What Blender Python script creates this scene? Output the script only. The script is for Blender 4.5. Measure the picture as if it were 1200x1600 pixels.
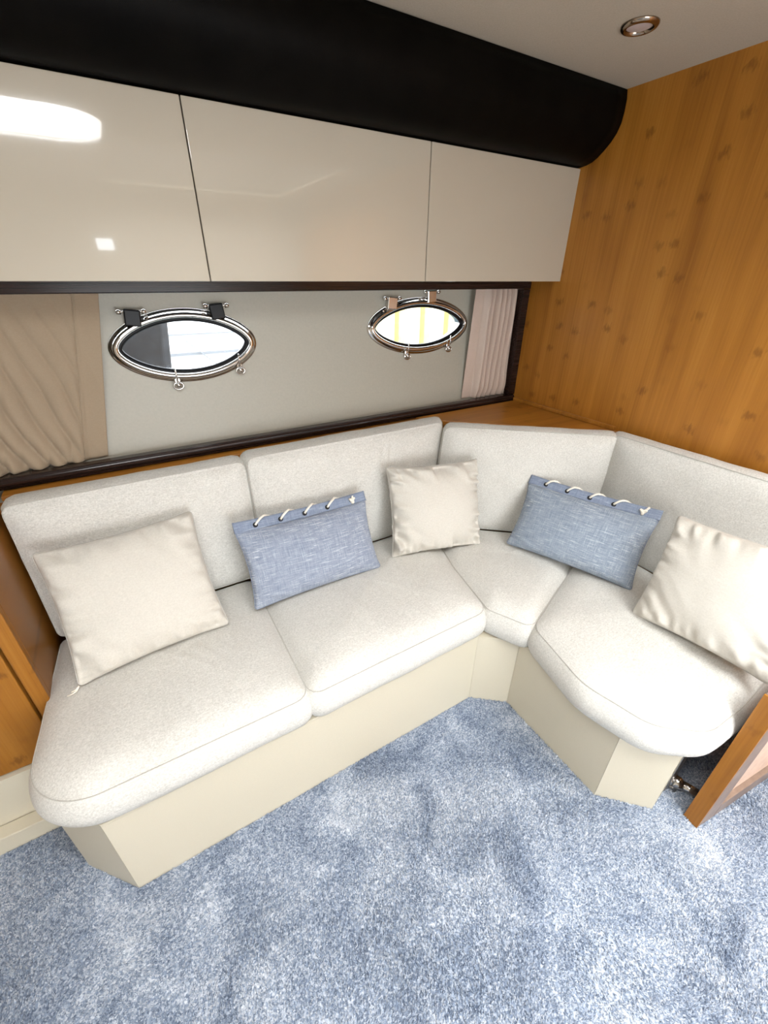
import bpy, bmesh, math, random
import numpy as np
from mathutils import Vector, Matrix, noise

random.seed(4)
PI = math.pi
SC = bpy.context.scene
COL = SC.collection
for o in list(bpy.data.objects):
    bpy.data.objects.remove(o)

# ------------------------------------------------------------------ camera
cam_d = bpy.data.cameras.new('camera')
cam_d.sensor_fit = 'VERTICAL'
cam_d.sensor_height = 36.0
cam_d.lens = 661.19 / 1600 * 36.0
cam_d.clip_start = 0.02
cam = bpy.data.objects.new('camera', cam_d)
COL.objects.link(cam)
pitch, yaw, roll = 0.508820, 0.542522, 0.0070883
fwd = Vector((math.sin(yaw) * math.cos(pitch), math.cos(yaw) * math.cos(pitch), -math.sin(pitch)))
rgt = Vector((math.cos(yaw), -math.sin(yaw), 0))
upv = rgt.cross(fwd)
r2 = rgt * math.cos(roll) + upv * math.sin(roll)
u2 = -rgt * math.sin(roll) + upv * math.cos(roll)
m = Matrix((r2, u2, -fwd)).transposed().to_4x4()
m.translation = Vector((0, 0, 1.55))
cam.matrix_world = m
SC.camera = cam

CZ = 2.139        # ceiling height
# ------------------------------------------------------------------ sky, daylight, exposure
world = bpy.data.worlds.new('world')
SC.world = world
world.use_nodes = True
wn = world.node_tree
wbg = wn.nodes['Background']
wbg.inputs['Color'].default_value = (0.86, 0.93, 1.0, 1)
wbg.inputs['Strength'].default_value = 9.0


def area_light(name, loc, direction, sx, sy, power, color=(1, 1, 1)):
    d = bpy.data.lights.new(name, 'AREA')
    d.shape = 'RECTANGLE'
    d.size, d.size_y = sx, sy
    d.energy = power
    d.color = color
    o = bpy.data.objects.new(name, d)
    COL.objects.link(o)
    o.location = loc
    o.rotation_euler = Vector(direction).to_track_quat('-Z', 'Y').to_euler()
    return o


# daylight through the roof hatch, plus two added fill lamps overhead and aft
area_light('hatch_daylight', (-0.13, 0.0, CZ + 0.022), (0, 0, -1), 0.74, 0.74, 24, (1.0, 0.98, 0.95))
area_light('added_shaft_light', (0.89, -0.8, 2.80), (0, 0, -1), 1.28, 1.28, 68, (1.0, 0.98, 0.95))
area_light('added_aft_fill', (0.35, -1.80, 0.86), (0, 1, 0), 1.5, 1.2, 15, (1.0, 0.97, 0.92))

vs = SC.view_settings
vs.view_transform = 'Standard'
vs.look = 'None'
vs.gamma = 1.0
vs.use_curve_mapping = False
vs.exposure = 0.0
SC.cycles.use_denoising = True
SC.cycles.max_bounces = 10
SC.cycles.diffuse_bounces = 6
SC.cycles.sample_clamp_indirect = 8.0


# ------------------------------------------------------------------ node helpers
class NT:
    def __init__(self, name):
        self.m = bpy.data.materials.new(name)
        self.m.use_nodes = True
        self.t = self.m.node_tree
        self.b = self.t.nodes['Principled BSDF']
        self.out = self.t.nodes['Material Output']

    def n(self, typ, **kw):
        nd = self.t.nodes.new(typ)
        for k, v in kw.items():
            setattr(nd, k, v)
        return nd

    def link(self, a, b):
        self.t.links.new(a, b)

    def coords(self, scale=(1, 1, 1), kind='Object', rot=(0, 0, 0)):
        tc = self.n('ShaderNodeTexCoord')
        mp = self.n('ShaderNodeMapping')
        mp.inputs['Scale'].default_value = scale
        mp.inputs['Rotation'].default_value = rot
        self.link(tc.outputs[kind], mp.inputs['Vector'])
        return mp.outputs['Vector']

    def noise(self, vec, scale, detail=4, rough=0.55, dist=0.0):
        nd = self.n('ShaderNodeTexNoise')
        nd.inputs['Scale'].default_value = scale
        nd.inputs['Detail'].default_value = detail
        nd.inputs['Roughness'].default_value = rough
        nd.inputs['Distortion'].default_value = dist
        self.link(vec, nd.inputs['Vector'])
        return nd.outputs['Fac']

    def ramp(self, fac, stops, interp='LINEAR'):
        r = self.n('ShaderNodeValToRGB')
        r.color_ramp.interpolation = interp
        e = r.color_ramp.elements
        while len(e) < len(stops):
            e.new(0.5)
        for k, (p, c) in enumerate(stops):
            e[k].position = p
            e[k].color = c if len(c) == 4 else (*c, 1)
        self.link(fac, r.inputs['Fac'])
        return r.outputs['Color']

    def mix(self, fac, a, b, mode='MIX'):
        mx = self.n('ShaderNodeMix', data_type='RGBA', blend_type=mode)
        for sock, val in ((0, fac), (6, a), (7, b)):
            if hasattr(val, 'is_output'):
                self.link(val, mx.inputs[sock])
            else:
                mx.inputs[sock].default_value = val if sock == 0 else ((*val, 1) if len(val) == 3 else val)
        return mx.outputs[2]

    def math(self, op, a, b=None, c=None):
        md = self.n('ShaderNodeMath', operation=op)
        for k, v in enumerate((a, b, c)):
            if v is None:
                continue
            if hasattr(v, 'is_output'):
                self.link(v, md.inputs[k])
            else:
                md.inputs[k].default_value = v
        return md.outputs[0]

    def bump(self, h, strength, dist=0.01):
        bp = self.n('ShaderNodeBump')
        bp.inputs['Strength'].default_value = strength
        bp.inputs['Distance'].default_value = dist
        self.link(h, bp.inputs['Height'])
        self.link(bp.outputs['Normal'], self.b.inputs['Normal'])

    def base(self, col):
        if hasattr(col, 'is_output'):
            self.link(col, self.b.inputs['Base Color'])
        else:
            self.b.inputs['Base Color'].default_value = (*col, 1)

    def set(self, **kw):
        for k, v in kw.items():
            self.b.inputs[k.replace('_', ' ')].default_value = v


def fabric(name, c1, c2, weave=260, bump=0.25, rough=0.9, heather=1.0):
    t = NT(name)
    v = t.coords()
    n1 = t.noise(v, 210, 3, 0.75)
    n3 = t.noise(t.coords((60, 520, 520)), 1.0, 2, 0.6)
    n2 = t.noise(v, 7, 3, 0.5)
    w1 = t.n('ShaderNodeTexWave', wave_type='BANDS', bands_direction='DIAGONAL')
    w1.inputs['Scale'].default_value = weave
    w1.inputs['Distortion'].default_value = 1.5
    t.link(v, w1.inputs['Vector'])
    f = t.math('ADD', t.math('MULTIPLY', n1, 0.50), t.math('MULTIPLY', n3, 0.28))
    f = t.math('ADD', f, t.math('MULTIPLY', w1.outputs['Fac'], 0.12))
    f = t.math('ADD', f, t.math('MULTIPLY', n2, 0.10))
    lo = 0.5 - 0.17 / heather
    t.base(t.ramp(f, [(lo, c1), (1.0 - lo, c2)]))
    t.set(Roughness=rough, Sheen_Weight=0.12, Specular_IOR_Level=0.15)
    t.bump(f, bump, 0.004)
    return t.m


def mat_linen(name, c1, c2, c3):
    t = NT(name)
    va = t.coords((22, 700, 40))
    vb = t.coords((700, 26, 40))
    vo = t.coords()
    a = t.noise(va, 1.0, 3, 0.6)
    b = t.noise(vb, 1.0, 3, 0.6)
    big = t.noise(vo, 9, 2, 0.5)
    f = t.math('ADD', t.math('MULTIPLY', a, 0.5), t.math('MULTIPLY', b, 0.5))
    col = t.ramp(f, [(0.36, c1), (0.62, c2)])
    s1 = t.ramp(a, [(0.58, (0, 0, 0)), (0.72, (1, 1, 1))])
    s2 = t.ramp(b, [(0.62, (0, 0, 0)), (0.76, (0.6, 0.6, 0.6))])
    slub = t.math('MAXIMUM', s1, s2)
    slub = t.math('MULTIPLY', slub, t.ramp(big, [(0.35, (0.25,) * 3), (0.6, (1.0,) * 3)]))
    t.base(t.mix(slub, col, c3))
    t.set(Roughness=0.92, Sheen_Weight=0.1, Specular_IOR_Level=0.1)
    t.bump(f, 0.35, 0.003)
    return t.m


def plain(name, c, rough=0.5, metallic=0.0, nscale=60, namp=0.06, bump=0.05, coat=0.0, spec=0.5):
    t = NT(name)
    v = t.coords()
    f = t.noise(v, nscale, 3)
    lo = tuple(x * (1 - namp) for x in c)
    hi = tuple(min(1, x * (1 + namp)) for x in c)
    t.base(t.ramp(f, [(0.3, lo), (0.7, hi)]))
    t.set(Roughness=rough, Metallic=metallic, Specular_IOR_Level=spec)
    if coat:
        t.set(Coat_Weight=coat, Coat_Roughness=0.02)
    if bump:
        t.bump(f, bump, 0.002)
    return t.m


def mat_bamboo(name, along, across, bright=1.0, rough=0.38):
    """bamboo veneer: narrow strips with node marks; along/across are axis indices"""
    t = NT(name)
    tc = t.n('ShaderNodeTexCoord')
    sep = t.n('ShaderNodeSeparateXYZ')
    t.link(tc.outputs['Object'], sep.inputs[0])
    al, ac = sep.outputs[along], sep.outputs[across]
    strip = t.math('FLOOR', t.math('DIVIDE', ac, 0.075))
    wn_ = t.n('ShaderNodeTexWhiteNoise', noise_dimensions='1D')
    t.link(strip, wn_.inputs['W'])
    tone = wn_.outputs['Value']
    # long grain
    cv = t.n('ShaderNodeCombineXYZ')
    t.link(t.math('MULTIPLY', al, 2.0), cv.inputs[0])
    t.link(t.math('MULTIPLY', ac, 160.0), cv.inputs[1])
    t.link(t.math('MULTIPLY', tone, 9.0), cv.inputs[2])
    grain = t.noise(cv.outputs[0], 1.0, 3, 0.6)
    cv2 = t.n('ShaderNodeCombineXYZ')
    t.link(t.math('MULTIPLY', al, 1.6), cv2.inputs[0])
    t.link(t.math('MULTIPLY', ac, 14.0), cv2.inputs[1])
    cloud = t.noise(cv2.outputs[0], 1.0, 3, 0.5)
    f = t.math('ADD', t.math('MULTIPLY', tone, 0.10), t.math('ADD', t.math('MULTIPLY', grain, 0.30), t.math('MULTIPLY', cloud, 0.60)))
    B = bright
    col = t.ramp(f, [(0.30, (0.27 * B, 0.098 * B, 0.011 * B)), (0.52, (0.41 * B, 0.165 * B, 0.022 * B)), (0.78, (0.53 * B, 0.24 * B, 0.042 * B))])
    # node marks
    cv3 = t.n('ShaderNodeCombineXYZ')
    t.link(t.math('MULTIPLY', al, 9.5), cv3.inputs[0])
    t.link(t.math('MULTIPLY', ac, 8.0), cv3.inputs[1])
    vo = t.n('ShaderNodeTexVoronoi', feature='F1', voronoi_dimensions='2D')
    vo.inputs['Scale'].default_value = 1.0
    t.link(cv3.outputs[0], vo.inputs['Vector'])
    cv4 = t.n('ShaderNodeCombineXYZ')
    t.link(t.math('MULTIPLY', al, 40.0), cv4.inputs[0])
    t.link(t.math('MULTIPLY', ac, 110.0), cv4.inputs[1])
    brk = t.noise(cv4.outputs[0], 1.0, 2, 0.5)
    dd = t.math('ADD', vo.outputs['Distance'], t.math('MULTIPLY', t.math('SUBTRACT', brk, 0.5), 0.5))
    sc_c = t.n('ShaderNodeSeparateColor')
    t.link(vo.outputs['Color'], sc_c.inputs[0])
    keep = t.ramp(sc_c.outputs[0], [(0.35, (0, 0, 0)), (0.75, (1, 1, 1))])
    mark = t.math('MULTIPLY', t.ramp(dd, [(0.04, (0.6,) * 3), (0.19, (0, 0, 0))]), keep)
    col = t.mix(mark, col, (0.17 * B, 0.062 * B, 0.008 * B))
    t.base(col)
    t.set(Roughness=rough, Specular_IOR_Level=0.4)
    t.bump(grain, 0.03, 0.002)
    return t.m


def mat_ebony(name):
    t = NT(name)
    v = t.coords((3, 260, 260))
    f = t.noise(v, 1.0, 4, 0.6)
    t.base(t.ramp(f, [(0.35, (0.006, 0.004, 0.004)), (0.6, (0.028, 0.013, 0.010)), (0.8, (0.06, 0.03, 0.02))]))
    t.set(Roughness=0.22, Coat_Weight=0.15, Coat_Roughness=0.08, Specular_IOR_Level=0.25)
    return t.m


def mat_carpet(name, base_mul=1.0):
    t = NT(name)
    v = t.coords()
    fine = t.n('ShaderNodeTexVoronoi', feature='F1')
    fine.inputs['Scale'].default_value = 230
    t.link(v, fine.inputs['Vector'])
    sepc = t.n('ShaderNodeSeparateColor')
    t.link(fine.outputs['Color'], sepc.inputs[0])
    n2 = t.noise(v, 95, 3, 0.65)
    big = t.noise(v, 4.6, 5, 0.62, 0.8)
    f = t.math('ADD', t.math('MULTIPLY', sepc.outputs[0], 0.42), t.math('ADD', t.math('MULTIPLY', n2, 0.3), t.math('MULTIPLY', big, 0.85)))
    f = t.math('SUBTRACT', f, 0.27)
    t.base(t.ramp(f, [(0.22, (0.105, 0.135, 0.195)), (0.48, (0.27, 0.325, 0.415)), (0.8, (0.66, 0.69, 0.74))]))
    t.set(Roughness=0.95, Sheen_Weight=0.2, Specular_IOR_Level=0.1)
    t.bump(f, 0.5, 0.01)
    return t.m


def mat_gloss(name, c):
    t = NT(name)
    v = t.coords()
    f = t.noise(v, 2.0, 2)
    t.base(t.ramp(f, [(0.3, tuple(x * 0.97 for x in c)), (0.7, c)]))
    t.set(Roughness=0.08, Coat_Weight=1.0, Coat_Roughness=0.015, Coat_IOR=1.55)
    return t.m


def mat_leather(name):
    t = NT(name)
    v = t.coords()
    vo = t.n('ShaderNodeTexVoronoi', feature='DISTANCE_TO_EDGE')
    vo.inputs['Scale'].default_value = 330
    t.link(v, vo.inputs['Vector'])
    f = t.noise(v, 12, 3)
    t.base(t.ramp(f, [(0.3, (0.0016, 0.0013, 0.001)), (0.7, (0.0034, 0.0027, 0.002))]))
    t.set(Roughness=0.5, Specular_IOR_Level=0.06)
    t.bump(vo.outputs['Distance'], 0.12, 0.002)
    return t.m


def mat_glass(name, tint=(1, 1, 1)):
    m_ = bpy.data.materials.new(name)
    m_.use_nodes = True
    nt = m_.node_tree
    nt.nodes.remove(nt.nodes['Principled BSDF'])
    tr = nt.nodes.new('ShaderNodeBsdfTransparent')
    tr.inputs['Color'].default_value = (*tint, 1)
    gl = nt.nodes.new('ShaderNodeBsdfGlossy')
    gl.inputs['Roughness'].default_value = 0.02
    lw = nt.nodes.new('ShaderNodeLayerWeight')
    pw = nt.nodes.new('ShaderNodeMath')
    pw.operation = 'POWER'
    nt.links.new(lw.outputs['Facing'], pw.inputs[0])
    pw.inputs[1].default_value = 5.0
    fr = nt.nodes.new('ShaderNodeMath')
    fr.operation = 'MULTIPLY_ADD'
    nt.links.new(pw.outputs[0], fr.inputs[0])
    fr.inputs[1].default_value = 0.5
    fr.inputs[2].default_value = 0.04
    mx = nt.nodes.new('ShaderNodeMixShader')
    nt.links.new(fr.outputs[0], mx.inputs[0])
    nt.links.new(tr.outputs[0], mx.inputs[1])
    nt.links.new(gl.outputs[0], mx.inputs[2])
    nt.links.new(mx.outputs[0], nt.nodes['Material Output'].inputs['Surface'])
    return m_


M = {}
M['sofa'] = fabric('sofa_fabric', (0.44, 0.425, 0.385), (0.78, 0.76, 0.71), 260, 0.35)
M['piping'] = fabric('piping_fabric', (0.40, 0.38, 0.34), (0.55, 0.53, 0.48))
M['pillow'] = fabric('pillow_fabric', (0.47, 0.44, 0.385), (0.68, 0.645, 0.58), 420, 0.2, 0.9, 0.6)
M['linen'] = mat_linen('blue_linen', (0.165, 0.20, 0.275), (0.35, 0.385, 0.455), (0.82, 0.84, 0.86))
M['linen_cast'] = mat_linen('blue_linen_green_cast', (0.16, 0.203, 0.266), (0.335, 0.38, 0.44), (0.80, 0.82, 0.82))  # same blue linen, tinted greener to paint in the light's colour cast
M['linen_flap'] = mat_linen('blue_linen_flap', (0.15, 0.185, 0.265), (0.275, 0.32, 0.41), (0.5, 0.56, 0.64))
M['rope'] = plain('cotton_rope', (0.85, 0.80, 0.70), 0.9, 0, 300, 0.15, 0.4)
M['eyelet'] = plain('dark_eyelet', (0.02, 0.02, 0.022), 0.4, 0.6)
M['curtain'] = fabric('curtain_cloth', (0.31, 0.237, 0.16), (0.41, 0.325, 0.235), 500, 0.1, 0.9, 0.4)
M['curtain_r'] = fabric('curtain_cloth_pale', (0.50, 0.40, 0.335), (0.64, 0.525, 0.45), 500, 0.1, 0.9, 0.4)
M['bamboo'] = mat_bamboo('bamboo_veneer', 2, 1)
M['bamboo_x'] = mat_bamboo('bamboo_edge', 0, 1, 0.95)
M['bamboo_front'] = mat_bamboo('bamboo_door', 2, 0, 0.8, 0.3)
M['bamboo_leaf'] = mat_bamboo('bamboo_panel_edge', 2, 1, 0.95, 0.3)
M['leaf_frame'] = plain('panel_face_wood', (0.25, 0.18, 0.14), 0.35, 0, 30, 0.15)
M['leaf_inset'] = plain('panel_inset_pale', (0.72, 0.52, 0.40), 0.5, 0, 40, 0.08)
M['ebony'] = mat_ebony('ebony_wood')
M['carpet'] = mat_carpet('carpet')
M['cab'] = mat_gloss('gloss_cream', (0.52, 0.47, 0.38))
M['cab_body'] = plain('cabinet_carcass', (0.10, 0.085, 0.07), 0.5)
M['leather'] = mat_leather('black_leather')
M['ceil'] = plain('headliner', (0.46, 0.405, 0.325), 0.9, 0, 250, 0.05, 0.12, 0, 0.2)
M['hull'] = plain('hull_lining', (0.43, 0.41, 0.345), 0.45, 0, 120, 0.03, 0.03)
M['base'] = plain('cream_laminate', (0.61, 0.555, 0.435), 0.42, 0, 500, 0.03, 0.02)
M['chrome'] = plain('chrome', (0.62, 0.59, 0.56), 0.07, 1.0, 8, 0.03, 0.0)
M['black'] = plain('black_rubber', (0.006, 0.006, 0.007), 0.35, 0, 60, 0.06, 0, 0, 0.2)
M['glass'] = mat_glass('clear_glass')
M['steel'] = plain('brushed_steel', (0.45, 0.43, 0.41), 0.3, 1.0, 90, 0.1)
M['lens'] = plain('frosted_lens', (0.50, 0.42, 0.40), 0.35, 0, 90, 0.05)
M['bronze'] = plain('dark_nickel', (0.35, 0.28, 0.22), 0.15, 1.0, 60, 0.1, 0.0)
M['white_hull'] = plain('white_gelcoat', (0.82, 0.83, 0.84), 0.25, 0, 5, 0.03, 0)
M['navy'] = plain('dark_gelcoat', (0.016, 0.019, 0.026), 0.5, 0, 20, 0.3, 0, 0, 0.15)
M['grey_line'] = plain('grey_rub_rail', (0.16, 0.17, 0.18), 0.6)
M['yellow'] = plain('yellow_paint', (0.72, 0.55, 0.16), 0.6, 0, 12, 0.2)
M['quay'] = plain('pale_quay_wall', (0.78, 0.72, 0.50), 0.8, 0, 9, 0.2)
M['water'] = plain('water', (0.05, 0.08, 0.09), 0.1, 0, 6, 0.3, 0.3)
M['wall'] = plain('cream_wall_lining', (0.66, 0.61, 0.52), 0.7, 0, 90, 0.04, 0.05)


# ------------------------------------------------------------------ object helpers
def link(name, bm, mat, parent=None, smooth=False):
    me = bpy.data.meshes.new(name)
    bmesh.ops.recalc_face_normals(bm, faces=bm.faces[:])
    bm.to_mesh(me)
    bm.free()
    if smooth:
        me.polygons.foreach_set('use_smooth', [True] * len(me.polygons))
    if mat is not None:
        me.materials.append(mat)
    o = bpy.data.objects.new(name, me)
    COL.objects.link(o)
    if parent is not None:
        o.parent = parent
    return o


def thing(name, label, cat, loc=(0, 0, 0), group=None):
    o = bpy.data.objects.new(name, None)
    o.empty_display_size = 0.05
    COL.objects.link(o)
    o.location = loc
    o['label'] = label
    o['category'] = cat
    if group:
        o['group'] = group
    return o


def tag(o, label, cat, group=None):
    o['label'] = label
    o['category'] = cat
    if group:
        o['group'] = group
    return o


def struct(o, label=None, cat=None):
    o['kind'] = 'structure'
    if label:
        o['label'] = label
    if cat:
        o['category'] = cat
    return o


def setloc(o, loc):
    """give a part mesh an origin relative to its parent without moving it"""
    o.location = loc
    return o


def add_box(bm, lo, hi, bevel=0.0, seg=2):
    vs_ = [bm.verts.new((x, y, z)) for z in (lo[2], hi[2]) for y in (lo[1], hi[1]) for x in (lo[0], hi[0])]
    fs = []
    for q in ((0, 2, 3, 1), (4, 5, 7, 6), (0, 1, 5, 4), (2, 6, 7, 3), (0, 4, 6, 2), (1, 3, 7, 5)):
        fs.append(bm.faces.new([vs_[i] for i in q]))
    if bevel:
        es = list({e for f in fs for e in f.edges})
        bmesh.ops.bevel(bm, geom=es, offset=bevel, segments=seg, affect='EDGES', profile=0.5)


def box(name, lo, hi, mat, parent=None, bevel=0.0, seg=2):
    bm = bmesh.new()
    add_box(bm, lo, hi, bevel, seg)
    return link(name, bm, mat, parent)


def add_prism(bm, pts, z0, z1, bevel=0.0):
    a = [bm.verts.new((p[0], p[1], z0)) for p in pts]
    b = [bm.verts.new((p[0], p[1], z1)) for p in pts]
    n = len(pts)
    fs = [bm.faces.new(a[::-1]), bm.faces.new(b)]
    for i in range(n):
        fs.append(bm.faces.new((a[i], a[(i + 1) % n], b[(i + 1) % n], b[i])))
    if bevel:
        es = list({e for f in fs for e in f.edges})
        bmesh.ops.bevel(bm, geom=es, offset=bevel, segments=2, affect='EDGES', profile=0.5)


def prism(name, pts, z0, z1, mat, parent=None, bevel=0.0):
    bm = bmesh.new()
    add_prism(bm, pts, z0, z1, bevel)
    return link(name, bm, mat, parent)


def add_tube(bm, pts, r, seg=8, closed=False, cap=True):
    pts = [Vector(p) for p in pts]
    n = len(pts)
    rr = r if isinstance(r, (list, tuple)) else [r] * n
    rings = []
    prev = None
    for i, p in enumerate(pts):
        if closed:
            d = (pts[(i + 1) % n] - pts[i - 1])
        else:
            d = pts[min(i + 1, n - 1)] - pts[max(i - 1, 0)]
        if d.length < 1e-9:
            d = Vector((0, 0, 1))
        d.normalize()
        if prev is None:
            a = d.orthogonal().normalized()
        else:
            a = (prev - d * prev.dot(d))
            a = a.normalized() if a.length > 1e-6 else d.orthogonal().normalized()
        prev = a
        b = d.cross(a)
        rings.append([bm.verts.new(p + (a * math.cos(2 * PI * k / seg) + b * math.sin(2 * PI * k / seg)) * rr[i]) for k in range(seg)])
    m_ = n if closed else n - 1
    for i in range(m_):
        A, B = rings[i], rings[(i + 1) % n]
        for k in range(seg):
            bm.faces.new((A[k], A[(k + 1) % seg], B[(k + 1) % seg], B[k]))
    if cap and not closed:
        bm.faces.new(rings[0][::-1])
        bm.faces.new(rings[-1])


def tube(name, pts, r, mat, parent=None, seg=8, closed=False):
    bm = bmesh.new()
    add_tube(bm, pts, r, seg, closed)
    return link(name, bm, mat, parent, True)


def add_ball(bm, c, r, u=12, v=8):
    mt = Matrix.Translation(c) @ Matrix.Diagonal((r, r, r, 1)) if not isinstance(r, (tuple, list)) else Matrix.Translation(c) @ Matrix.Diagonal((*r, 1))
    bmesh.ops.create_uvsphere(bm, u_segments=u, v_segments=v, radius=1, matrix=mt)


def rounded_outline(pts, step=0.014):
    """pts: (x, y, radius) counter-clockwise -> evenly spaced closed loop"""
    n = len(pts)
    path = []
    for i in range(n):
        p = Vector(pts[i][:2])
        a = Vector(pts[i - 1][:2])
        b = Vector(pts[(i + 1) % n][:2])
        r = pts[i][2]
        u = (a - p).normalized()
        v = (b - p).normalized()
        ang = math.acos(max(-1, min(1, u.dot(v))))
        if r < 1e-4 or ang > PI - 0.02:
            path.append(p)
            continue
        d = r / math.tan(ang / 2)
        d = min(d, (a - p).length * 0.49, (b - p).length * 0.49)
        re = d * math.tan(ang / 2)
        c = p + (u + v).normalized() * (re / math.sin(ang / 2))
        s, e = p + u * d, p + v * d
        a0 = math.atan2(s.y - c.y, s.x - c.x)
        a1 = math.atan2(e.y - c.y, e.x - c.x)
        da = (a1 - a0 + PI) % (2 * PI) - PI
        k = max(4, int(abs(da) * re / step * 2) + 3)
        for j in range(k + 1):
            t = a0 + da * j / k
            path.append(c + Vector((math.cos(t), math.sin(t))) * re)
    L = [0]
    for i in range(len(path)):
        L.append(L[-1] + (path[(i + 1) % len(path)] - path[i]).length)
    tot = L[-1]
    N = max(40, int(tot / step))
    out = []
    j = 0
    for i in range(N):
        s = tot * i / N
        while L[j + 1] < s:
            j += 1
        f = (s - L[j]) / max(1e-9, L[j + 1] - L[j])
        out.append(path[j].lerp(path[(j + 1) % len(path)], f))
    return out


def cushion(name, label, outline, zb, zs, bulge, crown, group, origin=(0, 0, 0), xf=None, disp=None, seed=0, rnd=0.026, cat='cushion'):
    """box cushion: closed outline in XY, zb bottom, zs seam height, crowned top; xf maps local -> world"""
    loop = rounded_outline(outline)
    N = len(loop)
    nor = []
    for i in range(N):
        d = loop[(i + 1) % N] - loop[i - 1]
        nor.append(Vector((d.y, -d.x)).normalized())
    cx = sum((p.x for p in loop)) / N
    cy = sum((p.y for p in loop)) / N
    C = Vector((cx, cy))
    H = zs - zb
    rows = []
    # bottom
    for t in (0.6, 0.25):
        rows.append([(p.lerp(C, t), zb) for p in loop])
    K = 9
    for k in range(K + 1):
        a = k / K
        off = bulge * math.sin(PI * min(1, max(0, 0.06 + 0.88 * a))) - 0.0
        z = zb + H * a
        if k == 0:
            off -= 0.010
        rows.append([(loop[i] + nor[i] * off, z) for i in range(N)])
    seam_row = len(rows) - 1
    T = 22
    offs = bulge * math.sin(PI * 0.94)
    for k in range(1, T + 1):
        t = (k / T) ** 1.35
        row = []
        for i in range(N):
            p = (loop[i] + nor[i] * offs).lerp(C, t * 0.985)
            # distance in from the edge shapes the crown
            dist = ((loop[i] + nor[i] * offs) - p).length
            h = rnd * (1 - (1 - min(1, dist / 0.085)) ** 2.3) + crown * (1 - math.exp(-dist / 0.12)) * (0.72 + 0.28 * t)
            h -= 0.0016 * math.exp(-((dist - 0.005) / 0.004) ** 2)
            row.append((p, zs + h))
        rows.append(row)
    bm = bmesh.new()
    G = []
    for r_i, row in enumerate(rows):
        vr = []
        for (p, z) in row:
            v = Vector((p.x, p.y, z))
            if r_i > 2:
                w = noise.noise(Vector((p.x * 7 + seed * 3.1, p.y * 7, z * 7 + seed)))
                w2 = noise.noise(Vector((p.x * 22 + seed, p.y * 22, z * 18)))
                if r_i > seam_row:
                    v.z += 0.0035 * w + 0.0008 * w2
                elif r_i < seam_row:
                    q = (Vector((p.x, p.y)) - C).normalized()
                    v.x += q.x * (0.003 * w + 0.001 * w2)
                    v.y += q.y * (0.003 * w + 0.001 * w2)
                if disp and r_i > seam_row:
                    v.z += disp(p.x, p.y)
            v = xf(v) if xf else v
            vr.append(bm.verts.new(v - Vector(origin)))
        G.append(vr)
    for a in range(len(G) - 1):
        for i in range(N):
            bm.faces.new((G[a][i], G[a][(i + 1) % N], G[a + 1][(i + 1) % N], G[a + 1][i]))
    bm.faces.new(G[0][::-1])
    bm.faces.new(G[-1])
    seam = [(G[seam_row][i].co).copy() for i in range(N)]
    root = thing(name, label, cat, origin, group)
    link('cover', bm, M['sofa'], root, True)
    tube('piping', seam, 0.0016, M['piping'], root, 6, True)
    return root


# ------------------------------------------------------------------ room shell
XR = 1.8
XL, YB = -1.6, -1.72
struct(box('floor', (XL, YB, -0.06), (XR + 0.06, 1.75, 0.0), M['carpet']), 'pale blue plush carpet floor', 'floor')


def plate_with_holes(name, outer, holes, to3d, thick, mat):
    """flat plate in (u,v) with holes, extruded by thick along its normal map to3d(u,v,d)"""
    bm = bmesh.new()
    edges = []
    for lp in [outer] + holes:
        vs_ = [bm.verts.new((p[0], p[1], 0)) for p in lp]
        for i in range(len(vs_)):
            edges.append(bm.edges.new((vs_[i], vs_[(i + 1) % len(vs_)])))
    bmesh.ops.triangle_fill(bm, use_beauty=True, use_dissolve=False, edges=edges)
    r = bmesh.ops.extrude_face_region(bm, geom=bm.faces[:])
    for e in r['geom']:
        if isinstance(e, bmesh.types.BMVert):
            e.co.z = 1
    for v in bm.verts:
        v.co = Vector(to3d(v.co.x, v.co.y, v.co.z * thick))
    return link(name, bm, mat)


def rrect(cx, cy, w, h, r, n=8):
    pts = []
    for (sx, sy, a0) in ((1, 1, 0), (-1, 1, PI / 2), (-1, -1, PI), (1, -1, 1.5 * PI)):
        for k in range(n + 1):
            a = a0 + PI / 2 * k / n
            pts.append((cx + sx * (w / 2 - r) + r * math.cos(a), cy + sy * (h / 2 - r) + r * math.sin(a)))
    return pts


hatch = rrect(-0.13, 0.0, 0.66, 0.66, 0.2)
shaft = [(0.24, -1.45), (1.54, -1.45), (1.54, -0.15), (0.24, -0.15)]  # unseen opening added to light the seats without reflecting in the doors
ceil = plate_with_holes('ceiling', [(XL, YB), (XR, YB), (XR, 1.4), (XL, 1.4)], [hatch, shaft], lambda u, v, d: (u, v, CZ + d), 0.012, M['ceil'])
struct(ceil, 'cream fabric headliner ceiling', 'ceiling')
w3 = struct(thing('window_3', 'clear roof hatch in the headliner above the camera', 'hatch', (-0.13, 0.0, CZ + 0.012)))
bm = bmesh.new()
add_tube(bm, [(p[0] + 0.13, p[1], -0.012) for p in hatch], 0.007, 6, True)
link('frame', bm, M['white_hull'], w3, True)
prism('pane', [(p[0] + 0.13, p[1]) for p in hatch], -0.008, -0.004, M['glass'], w3)

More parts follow.
